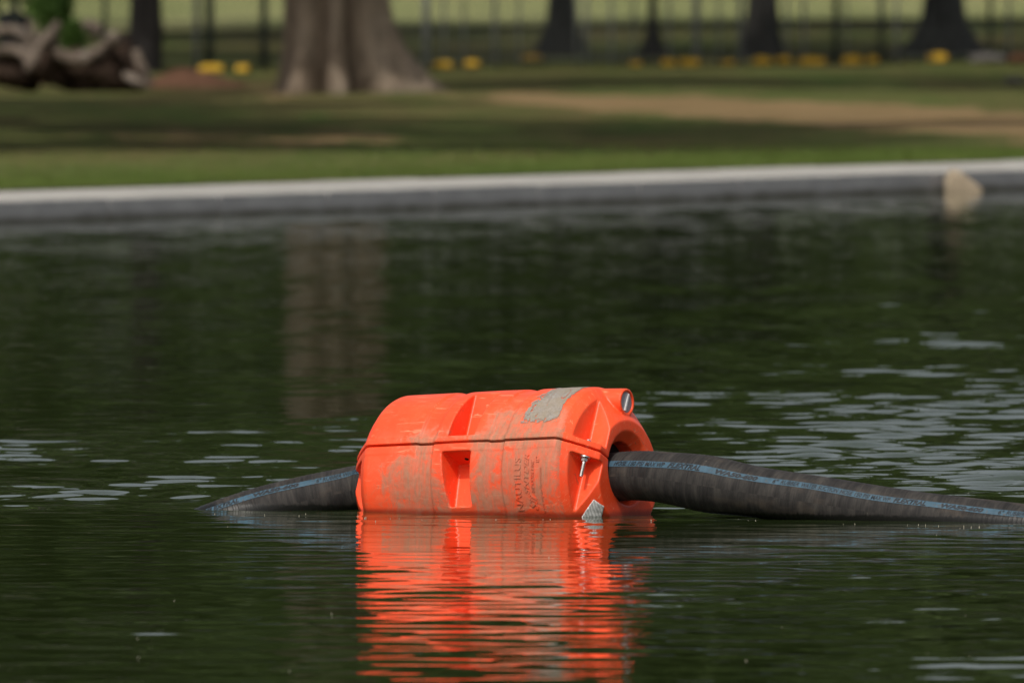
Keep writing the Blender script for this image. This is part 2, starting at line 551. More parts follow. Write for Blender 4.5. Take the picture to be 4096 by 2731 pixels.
def cyl_u(u0, r0, u1, r1, name, cy=0, cz=0, n=48, d1=(0, 0)):
    rings = [[Vector((u, cy + k * d1[0] + r * math.cos(2 * math.pi * (j + .37) / n), cz + k * d1[1] + r * math.sin(2 * math.pi * (j + .37) / n))) for j in range(n)] for k, (u, r) in enumerate(((u0, r0), (u1, r1)))]
    return solid_rings(rings, name)

def tapered_pocket(sgn, side, u0, u1, floor, w0, name, flare=0.0, w1=.36):
    """a wedge cutter: flat floor parallel to the axis, left wall at u0, right wall at u1"""
    v0, v1 = floor, .40
    pts = []
    for w in (w0, w1):
        for (u, v) in ((u0, v1), (u1, v1), (u1, v0), (u0 + (.0 if w == w0 else 0), v0)):
            uu = u + (flare if (u == u0 and v == v1) else 0) + (.022 if (u == u0 and w == w1 and w1 < .3) else 0)
            pts.append(loc(uu, side * v, sgn * w))
    f = [(0, 1, 2, 3), (4, 5, 6, 7), (0, 1, 5, 4), (1, 2, 6, 5), (2, 3, 7, 6), (3, 0, 4, 7)]
    bm = bmesh.new(); vs = [bm.verts.new(p) for p in pts]
    for q in f: bm.faces.new([vs[i] for i in q])
    bmesh.ops.recalc_face_normals(bm, faces=bm.faces)
    me = bpy.data.meshes.new(name); bm.to_mesh(me); bm.free(); return me

def boolean(me, cutters):
    def volume(m):
        bm = bmesh.new(); bm.from_mesh(m); v = abs(bm.calc_volume()); bm.free(); return v
    for c in cutters:
        v0 = volume(me)
        for k in range(6):               # a cut that fails is tried again with the cutter a hair larger
            co = bpy.data.objects.new('cut', c); COL.objects.link(co); co.scale = [1 + .0013 * k] * 3
            o = bpy.data.objects.new('tmp', me); COL.objects.link(o)
            md = o.modifiers.new('b', 'BOOLEAN'); md.operation = 'DIFFERENCE'; md.solver = 'EXACT'; md.object = co
            out = baked(o); bpy.data.objects.remove(co)
            if v0 - volume(c) - 1e-4 <= volume(out) <= v0 + 1e-6 and volume(out) > .3 * v0: break
            print('retry cut', c.name, v0, volume(out))
        me = out
    return me

def join_meshes(mes, name):
    bm = bmesh.new()
    for me in mes: bm.from_mesh(me)
    out = bpy.data.meshes.new(name); bm.to_mesh(out); bm.free(); return out

def remeshed(me, voxel, it):
    o = bpy.data.objects.new('tmp', me); COL.objects.link(o)
    md = o.modifiers.new('r', 'REMESH'); md.mode = 'VOXEL'; md.voxel_size = voxel; md.use_smooth_shade = True
    sm = o.modifiers.new('s', 'SMOOTH'); sm.factor = .5; sm.iterations = it
    return baked(o)

# where dried mud sits on the float: (u, height angle in degrees above the seam, size u, size angle, strength)
DIRT = [(.29, -18, .15, 22, .62), (.18, 12, .11, 14, .52), (.36, 14, .08, 12, .40), (.10, -10, .06, 22, .45), (.27, 2, .20, 6, .45),
        (.40, -22, .05, 30, .35), (.13, 22, .05, 16, .35), (-.16, 4, .06, 12, .58), (-.17, -22, .07, 20, .50), (-.27, -18, .09, 14, .48),
        (-.24, -38, .14, 14, .50), (-.30, 6, .12, 5, .38), (.12, -38, .12, 14, .42), (-.10, -30, .05, 25, .35), (-.38, 55, .03, 16, .25), (-.28, 66, .07, 8, .30), (.24, -50, .25, 14, .25),
        (-.06, 8, .05, 5, .42), (.02, 3, .25, 3, .40), (.33, 40, .10, 25, .18), (.28, 24, .16, 14, .3)]
def dirt_attr(me):
    n = len(me.vertices); co = np.empty(n * 3, np.float32); me.vertices.foreach_get('co', co); co = co.reshape(-1, 3)
    ang = np.degrees(np.arctan2(co[:, 2], -co[:, 1])); r = np.hypot(co[:, 1], co[:, 2])
    d = np.where(co[:, 2] < 0, .17, .08)
    for u, a, su, sa, st in DIRT: d += .85 * st * np.exp(-((co[:, 0] - u) / su) ** 2 - ((ang - a) / sa) ** 2)
    rr = np.interp(co[:, 0], [p[0] for p in PROF], [p[1] for p in PROF])
    inside = np.clip((rr - r - .012) / .015, 0, 1)       # the pockets stayed clean
    d = np.minimum(d, 1.0) * (1 - .9 * inside)
    d *= np.where(np.abs(co[:, 0]) > .43, .35, 1)
    at_ = me.attributes.new('dirt', 'FLOAT', 'POINT'); at_.data.foreach_set('value', d.astype(np.float32))

def build_float():
    root = empty('pipe_float')
    root.matrix_world = FM
    tag(root, 'muddy orange plastic pipe float clamped in two halves round the black hose', 'pipe float')
    def bore(): return [cyl_u(-.63, .1145, .63, .1145, 'bore', -.006, .0125), cyl_u(.4923, .1085, .5462, .149, 'fun', -.006, .0125, d1=(-.008, .016)), cyl_u(-.4923, .1085, -.5462, .149, 'fun', -.006, .0125, d1=(-.008, .016))]
    def pockets(sgn, w0):
        out = []
        for side in (1, -1):
            out.append(tapered_pocket(sgn, side, -.068, .047, .216, w0, 'pk', -.02 if sgn < 0 else 0, .220 if sgn < 0 else .36))
            if side > 0: out.append(tapered_pocket(sgn, side, .452, .60, .178, w0, 'pk'))
            out.append(tapered_pocket(sgn, side, -.60, -.452, .178, w0, 'pk'))
        return out
    for nm, sgn, th, lip, w0 in (('upper_shell', 1, .026, .0065, .024), ('lower_shell', -1, .034, .0015, .030)):
        main = boolean(half_lathe(sgn, .003, nm), pockets(sgn, w0) + bore())
        fl = boolean(flange(sgn, .0032 if sgn > 0 else .0030, th, lip, 'fl'), bore())
        parts = [main, fl]
        if sgn > 0:
            ear = boolean(cyl_u(.38, .056, .518, .051, 'ear', -.086, .259), [cyl_u(.508, .039, .60, .039, 'e', -.086, .259)] + bore())
            parts.append(ear)
        me = remeshed(join_meshes(parts, nm), .0036, 3)
        me.name = nm; me.materials.clear(); dirt_attr(me)
        link(nm, me, M_SHELL, root)
        print(nm, len(me.polygons))
    for sgn in (1, -1):                    # dark rings added inside the bore so that its opening reads black
        rings = []
        prof = [(.405, .1155), (.445, .1155), (.445, .082), (.405, .082)]
        bm = bmesh.new(); vr = []
        for uu, q in prof: vr.append([bm.verts.new(Vector((sgn * uu, -.006 + q * math.cos(6.2832 * j / 40), .0125 + q * math.sin(6.2832 * j / 40)))) for j in range(40)])
        for a in range(4):
            for j in range(40): bm.faces.new((vr[a][j], vr[a][(j + 1) % 40], vr[(a + 1) % 4][(j + 1) % 40], vr[(a + 1) % 4][j]))
        me = bpy.data.meshes.new('bore_dark_ring'); bm.to_mesh(me); bm.free()
        link('bore_dark_ring', me, M_BOREDARK, root, smooth=False)
    # round reflector in the ear
    m = Mat('reflector_lens', .25, .6); v = m.coord('Object', (1, 1, 1))
    m.base(m.ramp(m.noise(v, 30, 4), [(.35, (.30, .27, .30)), (.7, (.44, .41, .43))])); M_LENS = m.m
    lens = link('reflector', cyl_u(.498, .0385, .512, .0375, 'reflector', -.086, .259), M_LENS, root, smooth=False)
    bar = box_me((.512, -.090, .225), (.518, -.082, .293), 'reflector_bar')
    link('reflector_bar', bar, mat_plain('lens_bar', (.62, .60, .60), .4, .5, .1), lens, smooth=False)
    # clamp bolt: rod, hex nut, washer below the seam and the head above it
    def rod(name, r, w0, w1, u, vp, n, parent, mat=M_STEEL, r2=None, tilt=(0, 0)):
        rings = []
        for w, q in ((w0, r), (w1, r2 or r)):
            rings.append([loc(u + tilt[0] * (w - w0) + q * math.cos(2 * math.pi * j / n), vp + q * math.sin(2 * math.pi * j / n), w) for j in range(n)])
        return link(name, solid_rings(rings, name), mat, parent, smooth=False)
    bu, bv = .486, .232
    shank = rod('bolt', .0068, .034, -.112, bu, bv, 16, root)
    # thread: stacked thin collars
    bmv = []
    for k in range(16):
        w = -.060 - k * .0032
        bmv.append(solid_rings([[loc(bu + q * math.cos(6.2832 * j / 12), bv + q * math.sin(6.2832 * j / 12), ww) for j in range(12)] for ww, q in ((w, .0066), (w - .0012, .0078), (w - .0024, .0066))], 't'))
    link('bolt_thread', join_meshes(bmv, 'bolt_thread'), M_STEEL, shank, smooth=False)
    rod('washer', .021, -.0345, -.038, bu, bv, 24, shank)
    rod('nut', .0125, -.038, -.051, bu, bv, 6, shank)
    rod('bolt_head', .0125, .0262, .036, bu, bv, 16, shank, r2=.009)
    # hole under the overhang, its darkness put in as a small dark plug
    link('dark_hole', solid_rings([[loc(-.01 + .008 * math.cos(6.2832 * j / 16), .262 + .008 * math.sin(6.2832 * j / 16), w) for j in range(16)] for w in (-.031, -.0365)], 'disc'), M_SOIL, root)
    # worn grey reflective tape on the upper shell
    m = Mat('worn_tape', .8, .3); v = m.coord('Object')
    c = m.ramp(m.noise(v, 90, 5, .7), [(.3, (.20, .17, .14)), (.7, (.33, .30, .27))])
    c = m.mix(m.ramp(m.noise(v, 16, 4), [(.4, 0), (.7, .8)]), c, (.27, .215, .145)); m.base(c)
    m.bump(m.noise(v, 90, 5, .7), .5, .003); M_TAPE = m.m
    nu, na = 80, 130
    bm = bmesh.new(); vs = {}
    ua, ub, aa, ab = .236, .392, R(12), R(63)
    for i in range(nu + 1):
        for j in range(na + 1):
            u = ua + (ub - ua) * i / nu; a = aa + (ab - aa) * j / na
            r = rad(u) + .0016
            vs[i, j] = bm.verts.new(loc(u, r * math.cos(a), r * math.sin(a)))
    for i in range(nu):
        for j in range(na):
            fi, fj = i / nu, j / na
            p = Vector((fi * 6, fj * 9, 3.1))
            nz = noise.fractal(p * 1.6, .6, 2.2, 5)
            e = min(fi * .9, (1 - fi) * 2.2, fj * 1.6, (1 - fj) * 2.0)
            keep = e * 5.0 + nz * .9 - (.30 if fj > .45 and fi < .45 else .02)
            crack = abs(noise.noise(Vector((fi * 3.5 + fj * 1.1, fj * 1.5, 8)))) < .012 and fj > .3
            if keep > .22 and not crack:
                bm.faces.new((vs[i, j], vs[i + 1, j], vs[i + 1, j + 1], vs[i, j + 1]))
    for v_ in [v_ for v_ in bm.verts if not v_.link_faces]: bm.verts.remove(v_)
    me = bpy.data.meshes.new('reflective_tape'); bm.to_mesh(me); bm.free()
    tape = link('reflective_tape', me, M_TAPE, root)
    # crumpled silver sticker low on the bevelled end
    m = Mat('silver_sticker', .35, .6); v = m.coord('Object')
    n_ = m.noise(v, 45, 5, .6, .8)
    bars = m.n('ShaderNodeTexWave', wave_type='BANDS', bands_direction='X'); m.l(m.coord('Object', (1, 1, 1)), bars.inputs[0]); bars.inputs['Scale'].default_value = 42; bars.inputs['Distortion'].default_value = 1.5
    c = m.ramp(n_, [(.3, (.55, .54, .52)), (.5, (.75, .74, .72)), (.7, (.95, .95, .94))])
    c = m.mix(m.math('MULTIPLY', m.ramp(bars.outputs[1], [(.4, 0), (.6, 1)]), .35), c, (.12, .12, .12))
    m.base(c); m.b.inputs['Metallic'].default_value = .1; m.bump(n_, .35, .004); M_STK = m.m
    me_pts = []
    cor = [(.458, -.160), (.510, -.160), (.5315, -.108), (.512, -.080)]
    nn = 14
    inv = math.cos(ROL), math.sin(ROL)
    for j in range(nn + 1):
        for i in range(nn + 1):
            a, b = i / nn, j / nn
            p0 = (cor[0][0] * (1 - a) + cor[1][0] * a, cor[0][1] * (1 - a) + cor[1][1] * a)
            p1 = (cor[3][0] * (1 - a) + cor[2][0] * a, cor[3][1] * (1 - a) + cor[2][1] * a)
            u, zr = p0[0] * (1 - b) + p1[0] * b, p0[1] * (1 - b) + p1[1] * b
            r = rad(u) + .0022 + .0016 * noise.noise(Vector((a * 3, b * 5, 1)))
            vg = math.sqrt(max(r * r - zr * zr, 1e-5))
            vp = vg * inv[0] + zr * inv[1]; w = -vg * inv[1] + zr * inv[0]
            me_pts.append(tuple(loc(u, vp, w)))
    me = grid_mesh('silver_sticker', np.array(me_pts), nn + 1, nn + 1)
    o = link('silver_sticker', me, M_STK, root)
    sd = o.modifiers.new('t', 'SOLIDIFY'); sd.thickness = .0012; sd.offset = 1
    return root

def text_mesh(txt, width, height, bold=0.0, shear=0.0, depth=0.0):
    cu = bpy.data.curves.new('t', 'FONT'); cu.body = txt; cu.size = 1; cu.offset = bold; cu.shear = shear
    cu.resolution_u = 3; cu.extrude = depth
    o = bpy.data.objects.new('t', cu); COL.objects.link(o)
    me = baked(o)
    n = len(me.vertices); co = np.empty(n * 3, np.float32); me.vertices.foreach_get('co', co); co = co.reshape(-1, 3)
    mn, mx = co.min(0), co.max(0)
    co[:, 0] = (co[:, 0] - mn[0]) / (mx[0] - mn[0]) * width
    co[:, 1] = (co[:, 1] - mn[1]) / (mx[1] - mn[1]) * height
    me.materials.clear()
    return me, co

def finish_text(me, new, name, mat, parent):
    me.vertices.foreach_set('co', np.ascontiguousarray(new, np.float32).ravel()); me.update(); me.name = name
    bm = bmesh.new(); bm.from_mesh(me); bmesh.ops.recalc_face_normals(bm, faces=bm.faces); bm.to_mesh(me); bm.free()
    return link(name, me, mat, parent, smooth=False)

def build_lettering(root, lower):
    """raised moulded lettering on the lower shell, running up the side"""
    R1 = RB
    def put(txt, u_base, h, z0, z1, bold=0., shear=0., raise_=.0021):
        # along the text: global height z0 -> z1 (relative to axis); letter tops point to -u
        a0 = math.asin((z0 - .02) / R1) - ROL; a1 = math.asin((z1 - .02) / R1) - ROL
        L = (a1 - a0) * R1
        me, co = text_mesh(txt, L, h, bold, shear, .02)
        ang = a0 + co[:, 0] / R1
        u = u_base - co[:, 1]
        zz = co[:, 2]; zz = (zz - zz.min()) / (zz.max() - zz.min())
        r = np.array([rad(x) for x in u]) + .0005 + (raise_ - .0005) * zz
        new = np.stack([u, -r * np.cos(ang), r * np.sin(ang)], 1)
        finish_text(me, new, 'moulded_lettering', M_SHELL, lower); dirt_attr(me)
    put('NAUTILUS', .272, .027, -.088, .104)
    put('Sii', .335, .036, -.088, -.030, .02, .5)
    put('SNYDER', .306, .020, -.030, .118, .01, .35)
    put('INDUSTRIES INC.', .330, .013, -.024, .096, .0, .3)
    put('www.snyderfloats.com', .366, .015, -.100, .066, raise_=.0013)
    put('8"', .352, .016, .085, .106)
float_root = build_float()
build_lettering(float_root, [c for c in float_root.children if c.name.startswith('lower_shell')][0])

# ------------------------------------------------------------------ hoses
def smooth_path(ctrl, n):
    """Catmull-Rom through control points (x, y, z, radius)"""
    c = np.array(ctrl, float); c = np.vstack([2 * c[0] - c[1], c, 2 * c[-1] - c[-2]])
    out = []
    m = len(c) - 3
    for s in range(m):
        p0, p1, p2, p3 = c[s:s + 4]
        k = n // m
        for t in np.linspace(0, 1, k, endpoint=(s == m - 1)):
            out.append(.5 * ((2 * p1) + (-p0 + p2) * t + (2 * p0 - 5 * p1 + 4 * p2 - p3) * t * t + (-p0 + 3 * p1 - 3 * p2 + p3) * t ** 3))
    return np.array(out)

def build_hose(ctrl, label, words, stripe_ang, seed):
    P = smooth_path(ctrl, 900)
    p, rr = P[:, :3], P[:, 3]
    tg = np.gradient(p, axis=0); tg /= np.linalg.norm(tg, axis=1)[:, None]
    seg = np.r_[0, np.cumsum(np.linalg.norm(np.diff(p, axis=0), axis=1))]
    up = np.array([0, 0, 1.0]); side = np.cross(up, tg); side /= np.linalg.norm(side, axis=1)[:, None]
    # side must face the camera
    if side[:, 1].mean() > 0: side = -side
    nrm = np.cross(tg, side); nrm[nrm[:, 2] < 0] *= -1
    r2 = np.random.default_rng(seed)
    rip = .0005 * np.sin(seg * 2 * math.pi / .019 + .8 * np.sin(seg * 9)) + .0022 * np.sin(seg * 7.1 + seed) * np.sin(seg * 3.3)
    NA = 72
    rows = []
    def surf(s, a, off=0.0):
        """point on the tube at arc length s and angle a above the horizontal, camera side"""
        q = np.stack([np.interp(s, seg, p[:, k]) for k in range(3)], -1)
        sd = np.stack([np.interp(s, seg, side[:, k]) for k in range(3)], -1)
        nm = np.stack([np.interp(s, seg, nrm[:, k]) for k in range(3)], -1)
        rad_ = np.interp(s, seg, rr + rip) + off
        return q + rad_[..., None] * (np.cos(a)[..., None] * sd + np.sin(a)[..., None] * nm)
    A = np.linspace(0, 2 * math.pi, NA + 1)
    SS, AA = np.meshgrid(np.linspace(0, seg[-1], 1300), A, indexing='ij')
    co = surf(SS, AA)
    me = grid_mesh('hose', co.reshape(-1, 3), NA + 1, 1300)
    uv = me.uv_layers.new(name='UVMap')
    vi = np.empty(len(me.loops), np.int32); me.loops.foreach_get('vertex_index', vi)
    uvv = np.stack([SS.ravel(), AA.ravel() / (2 * math.pi)], -1)[vi]
    uv.data.foreach_set('uv', uvv.astype(np.float32).ravel())
    hose = link('hose', me, M_HOSE)
    tag(hose, label, 'hose', 'hoses joined inside the orange float')
    # printed blue stripe
    sa = lambda s: np.interp(s, [k[0] * seg[-1] for k in stripe_ang], [R(k[1]) for k in stripe_ang]) + .03 * np.sin(s * 5.3 + seed) + .02 * np.sin(s * 13)
    S2 = np.linspace(.01, seg[-1] - .01, 900); hw = .0122 / .093
    W = np.linspace(-1, 1, 7)
    s_, w_ = np.meshgrid(S2, W, indexing='ij')
    cs = surf(s_, sa(s_) + w_ * hw, .0012)
    st = link('stripe', grid_mesh('stripe', cs.reshape(-1, 3), 7, 900), M_STRIPE, hose)
    # words: (text, pixel x0, pixel x1, height, bold, shear)
    mid_px = 2048 + F * surf(S2, sa(S2))[:, 0] / surf(S2, sa(S2))[:, 1]
    order = np.argsort(mid_px)
    for txt, x0, x1, h, bold, shear in words:
        s0, s1 = np.interp([x0, x1], mid_px[order], S2[order])
        me, co = text_mesh(txt, abs(s1 - s0), h, bold, shear)
        s = s0 + np.sign(s1 - s0) * co[:, 0]
        a = sa(np.full_like(s, .5 * (s0 + s1))) * 0 + sa(s) + (co[:, 1] - h / 2) / .093
        finish_text(me, surf(s, a, .0022), 'lettering', M_PRINT, st)
    return hose

def hp(px, y, z, r): return ((px - 2048) / F * y, y, z, r)
def P1(x0, tail=True):
    w = []
    for txt, a, b, h, bo, sh in (('FLEXTRAL', 0, 130, .0200, .045, .35), ('WA50-600', 190, 360, .0185, .06, .25), ('6"', 420, 443, .0180, .02, .25), ('RUBBER', 452, 525, .0178, .018, .25),
                                 ('WATER', 535, 595, .0178, .018, .25), ('SUCTION', 602, 682, .0178, .018, .25), ('HOSE', 689, 740, .0178, .018, .25), ('150 PSI', 747, 808, .0178, .018, .25), ('MAX WP', 814, 890, .0178, .018, .25)):
        w.append((txt, x0 + a, x0 + b, h, bo, sh))
    return w
cR = [hp(2300, 68.20, .120, .088), hp(2440, 68.06, .138, .091), hp(2560, 67.95, .148, .0925), hp(2680, 67.86, .142, .095), hp(2840, 67.78, .122, .103),
      hp(3010, 67.70, .099, .094), hp(3250, 67.60, .068, .0925), hp(3580, 67.48, .026, .0925), hp(4096, 67.30, -.026, .0925), hp(4400, 67.18, -.056, .0925), hp(5600, 66.75, -.22, .0925), hp(7500, 66.2, -.45, .0925)]
wR = [w for w in P1(2672 - 903) if w[1] > 2440] + P1(2672) + [w for w in P1(3575) if w[1] < 4200]
hose_r = build_hose(cR, 'black rubber hose right of the orange float, sinking towards the water', wR, [(0, 33), (.12, 34), (.3, 38), (1, 42)], 3)
cL = [hp(1640, 68.48, .095, .092), hp(1500, 68.56, .083, .0925), hp(1421, 68.60, .072, .0925), hp(1250, 68.62, .040, .0925), hp(1075, 68.63, -.002, .0925),
      hp(914, 68.63, -.049, .0925), hp(790, 68.63, -.093, .0925), hp(600, 68.65, -.17, .0925), hp(200, 68.7, -.38, .0925)]
wL = [('FLEXTRAL', 822, 955, .0200, .045, .35), ('WA50-600', 1013, 1195, .0185, .06, .25), ('6"', 1265, 1286, .018, .02, .25), ('RUBBER', 1290, 1365, .0178, .018, .25), ('WATER', 1372, 1432, .0178, .018, .25)]
hose_l = build_hose(cL, 'black rubber hose left of the orange float, dipping under the water', wL, [(0, 44), (.3, 46), (1, 50)], 9)

# ------------------------------------------------------------------ trees
def trunk_mesh(name, prof, lobes, seed, nz=60, na=96, z1=6.0, lean=(0, 0)):
    """prof: [(z, radius left, radius right)]; lobes: flutes and root flares"""
    zs = np.r_[np.linspace(-.15, 1.6, nz), np.linspace(1.8, z1, 16)]
    A = np.linspace(0, 2 * math.pi, na, endpoint=False)
    rows = []
    for z in zs:
        zl = np.interp(z, [p[0] for p in prof], [p[1] for p in prof]); zr = np.interp(z, [p[0] for p in prof], [p[2] for p in prof])
        row = []
        for a in A:
            cx = math.cos(a)
            r = zr * max(cx, 0) ** 2 + zl * max(-cx, 0) ** 2 + (zl + zr) / 2 * (1 - cx * cx) * .9
            fl = 0
            for (la, lw, ld) in lobes:
                d = math.atan2(math.sin(a - la), math.cos(a - la))
                fl -= ld * math.exp(-(d / lw) ** 2)
            k = 1.0 + .8 * math.exp(-max(z, 0) / .35)
            r *= 1 + fl * k
            r *= 1 + .05 * noise.noise(Vector((math.cos(a) * 2 + seed, math.sin(a) * 2, z * .9))) + .02 * noise.noise(Vector((math.cos(a) * 9 + seed, math.sin(a) * 9, z * 2)))
            row.append((r * cx + lean[0] * z, r * math.sin(a) + lean[1] * z, z))
        rows += row
    return grid_mesh(name, np.array(rows), na, len(zs), closed=True)

def limb_mesh(name, seed, z0, r0, height, spread, n=7):
    rr = random.Random(seed); bm = bmesh.new()
    def tube(pts, rads, k=8):
        prev = None
        for i, (p, r) in enumerate(zip(pts, rads)):
            d = (pts[min(i + 1, len(pts) - 1)] - pts[max(i - 1, 0)]).normalized()
            x = d.orthogonal().normalized(); y = d.cross(x)
            ring = [bm.verts.new(p + (x * math.cos(6.2832 * j / k) + y * math.sin(6.2832 * j / k)) * r) for j in range(k)]
            if prev:
                for j in range(k): bm.faces.new((prev[j], prev[(j + 1) % k], ring[(j + 1) % k], ring[j]))
            prev = ring
    for b in range(n):
        a = 6.2832 * b / n + rr.uniform(-.4, .4); L = rr.uniform(.6, 1) * spread
        p = Vector((0, 0, z0 - rr.uniform(0, 1.2))); pts = [p]; rads = [r0 * .55]
        h = (height - z0) * rr.uniform(.3, .95)
        for k in range(1, 7):
            t = k / 6
            pts.append(Vector((math.cos(a) * L * t ** .8, math.sin(a) * L * t ** .8, z0 + h * t)) + Vector([rr.uniform(-.3, .3) for _ in range(3)]))
            rads.append(r0 * .55 * (1 - .88 * t))
        tube(pts, rads)
    me = bpy.data.meshes.new(name); bm.to_mesh(me); bm.free(); return me

def leaf_cloud(name, n, clumps, size, seed):
    """clumps: [(centre, radii)] ; many leaf-sized quads through the volume"""
    r2 = np.random.default_rng(seed)
    vol = np.array([c[1][0] * c[1][1] * c[1][2] for c in clumps]); idx = r2.choice(len(clumps), n, p=vol / vol.sum())
    d = r2.normal(size=(n, 3)); d /= np.linalg.norm(d, axis=1)[:, None]
    d *= (r2.uniform(0, 1, n) ** .45)[:, None]
    c = np.array([c[0] for c in clumps])[idx] + d * np.array([c[1] for c in clumps])[idx]
    a = r2.normal(size=(n, 3)); a /= np.linalg.norm(a, axis=1)[:, None]
    b = np.cross(a, r2.normal(size=(n, 3))); b /= np.linalg.norm(b, axis=1)[:, None]
    s = (size * r2.uniform(.6, 1.3, n))[:, None]
    q = np.stack([c - a * s, c + b * s * .55, c + a * s, c - b * s * .55], 1)
    return tris_mesh(name, q.reshape(-1, 3), 4)

def crown_clumps(seed, R0, z0, z1, n=34):
    rr = random.Random(seed); out = []
    for k in range(n):
        t = rr.random(); z = z0 + (z1 - z0) * t
        w = R0 * math.sin(math.pi * (.15 + .8 * t)) ** .6
        a = rr.uniform(0, 6.28); q = w * math.sqrt(rr.random()) * .9
        s = rr.uniform(.10, .22) * R0
        out.append(((math.cos(a) * q, math.sin(a) * q, z), (s, s, s * .7)))
    return out
CROWNS = [leaf_cloud('crown', 11000, crown_clumps(s, 7.5, 5.5, 17), .26, s) for s in (11, 12, 13)]
LIMBS = limb_mesh('limbs', 5, 5.6, .42, 15, 6)

def tree(pos, label, trunk_me, bark, crown=0, rot=0, sc=1.0, group=None, limbs=True, off=(0, 0, 0), zs=1.0):
    root = empty('park_tree', pos)
    tag(root, label, 'tree', group)
    tk = link('trunk', trunk_me, bark, root)
    if limbs:
        lb = link('limbs', LIMBS, M_BARKD, tk); lb.scale = (sc, sc, sc); lb.rotation_euler = (0, 0, rot)
    cr = link('crown', CROWNS[crown], M_LEAF, root); cr.rotation_euler = (0, 0, rot); cr.scale = (sc, sc, sc * zs); cr.location = off
    if limbs: lb.location = (off[0] * .5, off[1] * .5, off[2] * .6)
    return root

def build_trees():
    p = at(1330, 366, .2)
    big = trunk_mesh('trunk', [(-.15, .62, 1.05), (0, .57, 1.0), (.15, .53, .86), (.4, .49, .68), (.7, .475, .56), (1.2, .47, .49), (6, .40, .40)],
                     [(R(-106), .20, .34), (R(-63), .15, .40), (R(-16), .22, -.10), (R(-150), .3, .05), (R(60), .4, .12), (R(120), .3, .15)], 1)
    SHADE_CLUMP = leaf_cloud('crown', 6000, [((-1.5, -3.2, 7.4), (2.6, 2.0, 1.3)), ((.2, -2.6, 8.6), (2, 1.8, 1.2)), ((-2.6, -4.2, 8.2), (1.8, 1.5, 1.2))], .2, 44)  # leaf clump added to shade the upper trunk and dim its reflection
    bt = tree(p, 'big pale fluted tree trunk with a root flaring right, on the lawn', big, M_BARK, 0, .4, 1.0, off=(1.0, 2.5, 1.6))
    link('added_shade_clump', SHADE_CLUMP, M_LEAF, bt)
    specs = [(582, 285, .16, .17, .20, 'slim dark grey tree trunk behind the uprooted stump', .2),
             (2245, 222, .135, .16, .42, 'dark flared tree trunk right of the big pale tree, by the fence', .9),
             (2612, 226, .040, .05, .22, 'thinnest dark tree trunk, standing before the fence', .3),
             (3050, 228, .155, .18, .30, 'straight dark tree trunk above the row of yellow blocks', 1.4),
             (3775, 212, .205, .25, .62, 'broadest black tree trunk with flared base, at the right', 2.2)]
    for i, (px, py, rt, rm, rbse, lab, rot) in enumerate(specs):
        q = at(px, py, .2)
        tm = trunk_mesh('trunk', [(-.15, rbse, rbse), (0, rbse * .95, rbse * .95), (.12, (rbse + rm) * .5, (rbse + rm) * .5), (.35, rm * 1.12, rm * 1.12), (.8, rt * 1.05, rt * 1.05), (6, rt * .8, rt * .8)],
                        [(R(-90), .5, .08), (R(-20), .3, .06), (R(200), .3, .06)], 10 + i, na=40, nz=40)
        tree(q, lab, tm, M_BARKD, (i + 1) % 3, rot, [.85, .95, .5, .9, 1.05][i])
    # neighbours just outside the frame: they shade the lawn and darken the water
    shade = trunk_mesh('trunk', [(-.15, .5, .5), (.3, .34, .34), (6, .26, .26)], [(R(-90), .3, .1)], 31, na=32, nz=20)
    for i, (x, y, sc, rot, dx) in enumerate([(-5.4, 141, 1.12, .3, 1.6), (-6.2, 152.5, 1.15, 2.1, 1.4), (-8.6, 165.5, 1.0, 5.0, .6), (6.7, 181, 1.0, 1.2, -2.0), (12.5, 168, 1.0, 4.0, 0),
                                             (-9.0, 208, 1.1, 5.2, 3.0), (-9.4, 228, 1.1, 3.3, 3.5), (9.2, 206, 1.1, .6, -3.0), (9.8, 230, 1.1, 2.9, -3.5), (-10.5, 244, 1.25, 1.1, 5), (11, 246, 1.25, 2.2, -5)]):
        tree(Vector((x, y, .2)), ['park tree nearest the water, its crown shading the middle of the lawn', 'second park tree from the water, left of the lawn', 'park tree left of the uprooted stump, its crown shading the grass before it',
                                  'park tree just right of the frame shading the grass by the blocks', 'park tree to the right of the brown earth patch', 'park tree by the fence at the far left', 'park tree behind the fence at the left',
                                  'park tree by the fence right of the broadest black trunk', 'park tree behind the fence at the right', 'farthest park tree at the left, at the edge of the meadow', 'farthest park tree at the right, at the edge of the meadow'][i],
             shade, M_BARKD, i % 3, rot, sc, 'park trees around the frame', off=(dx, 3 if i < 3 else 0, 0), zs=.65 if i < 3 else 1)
build_trees()

def build_wood():
    r2 = random.Random(4); cl = []
    for k in range(900):
        x = r2.uniform(-75, 75); y = 322 + r2.uniform(-8, 16)
        top = 25 + 5 * noise.noise(Vector((x * .07, 0, 2))) + 3 * noise.noise(Vector((x * .3, 0, 5)))
        z = r2.uniform(.5, top); s = r2.uniform(1.6, 3.4)
        cl.append(((x, y, z), (s, s, s)))
    tag(link('far_woodland', leaf_cloud('far_woodland', 90000, cl, .85, 8), M_WOODL), kind='stuff')
build_wood()

# ------------------------------------------------------------------ fence
FA, FB = at(0, 287, .2), at(4096, 247, .2)
FD = (FB - FA).normalized(); FN = Vector((FD.y, -FD.x, 0))
def fpos(px, off=0.0):
    """point of the fence line seen at pixel column px"""
    a = (px - 2048) / F
    t = (a * FA.y - FA.x) / (FD.x - a * FD.y)
    return FA + FD * t - FN * off, t

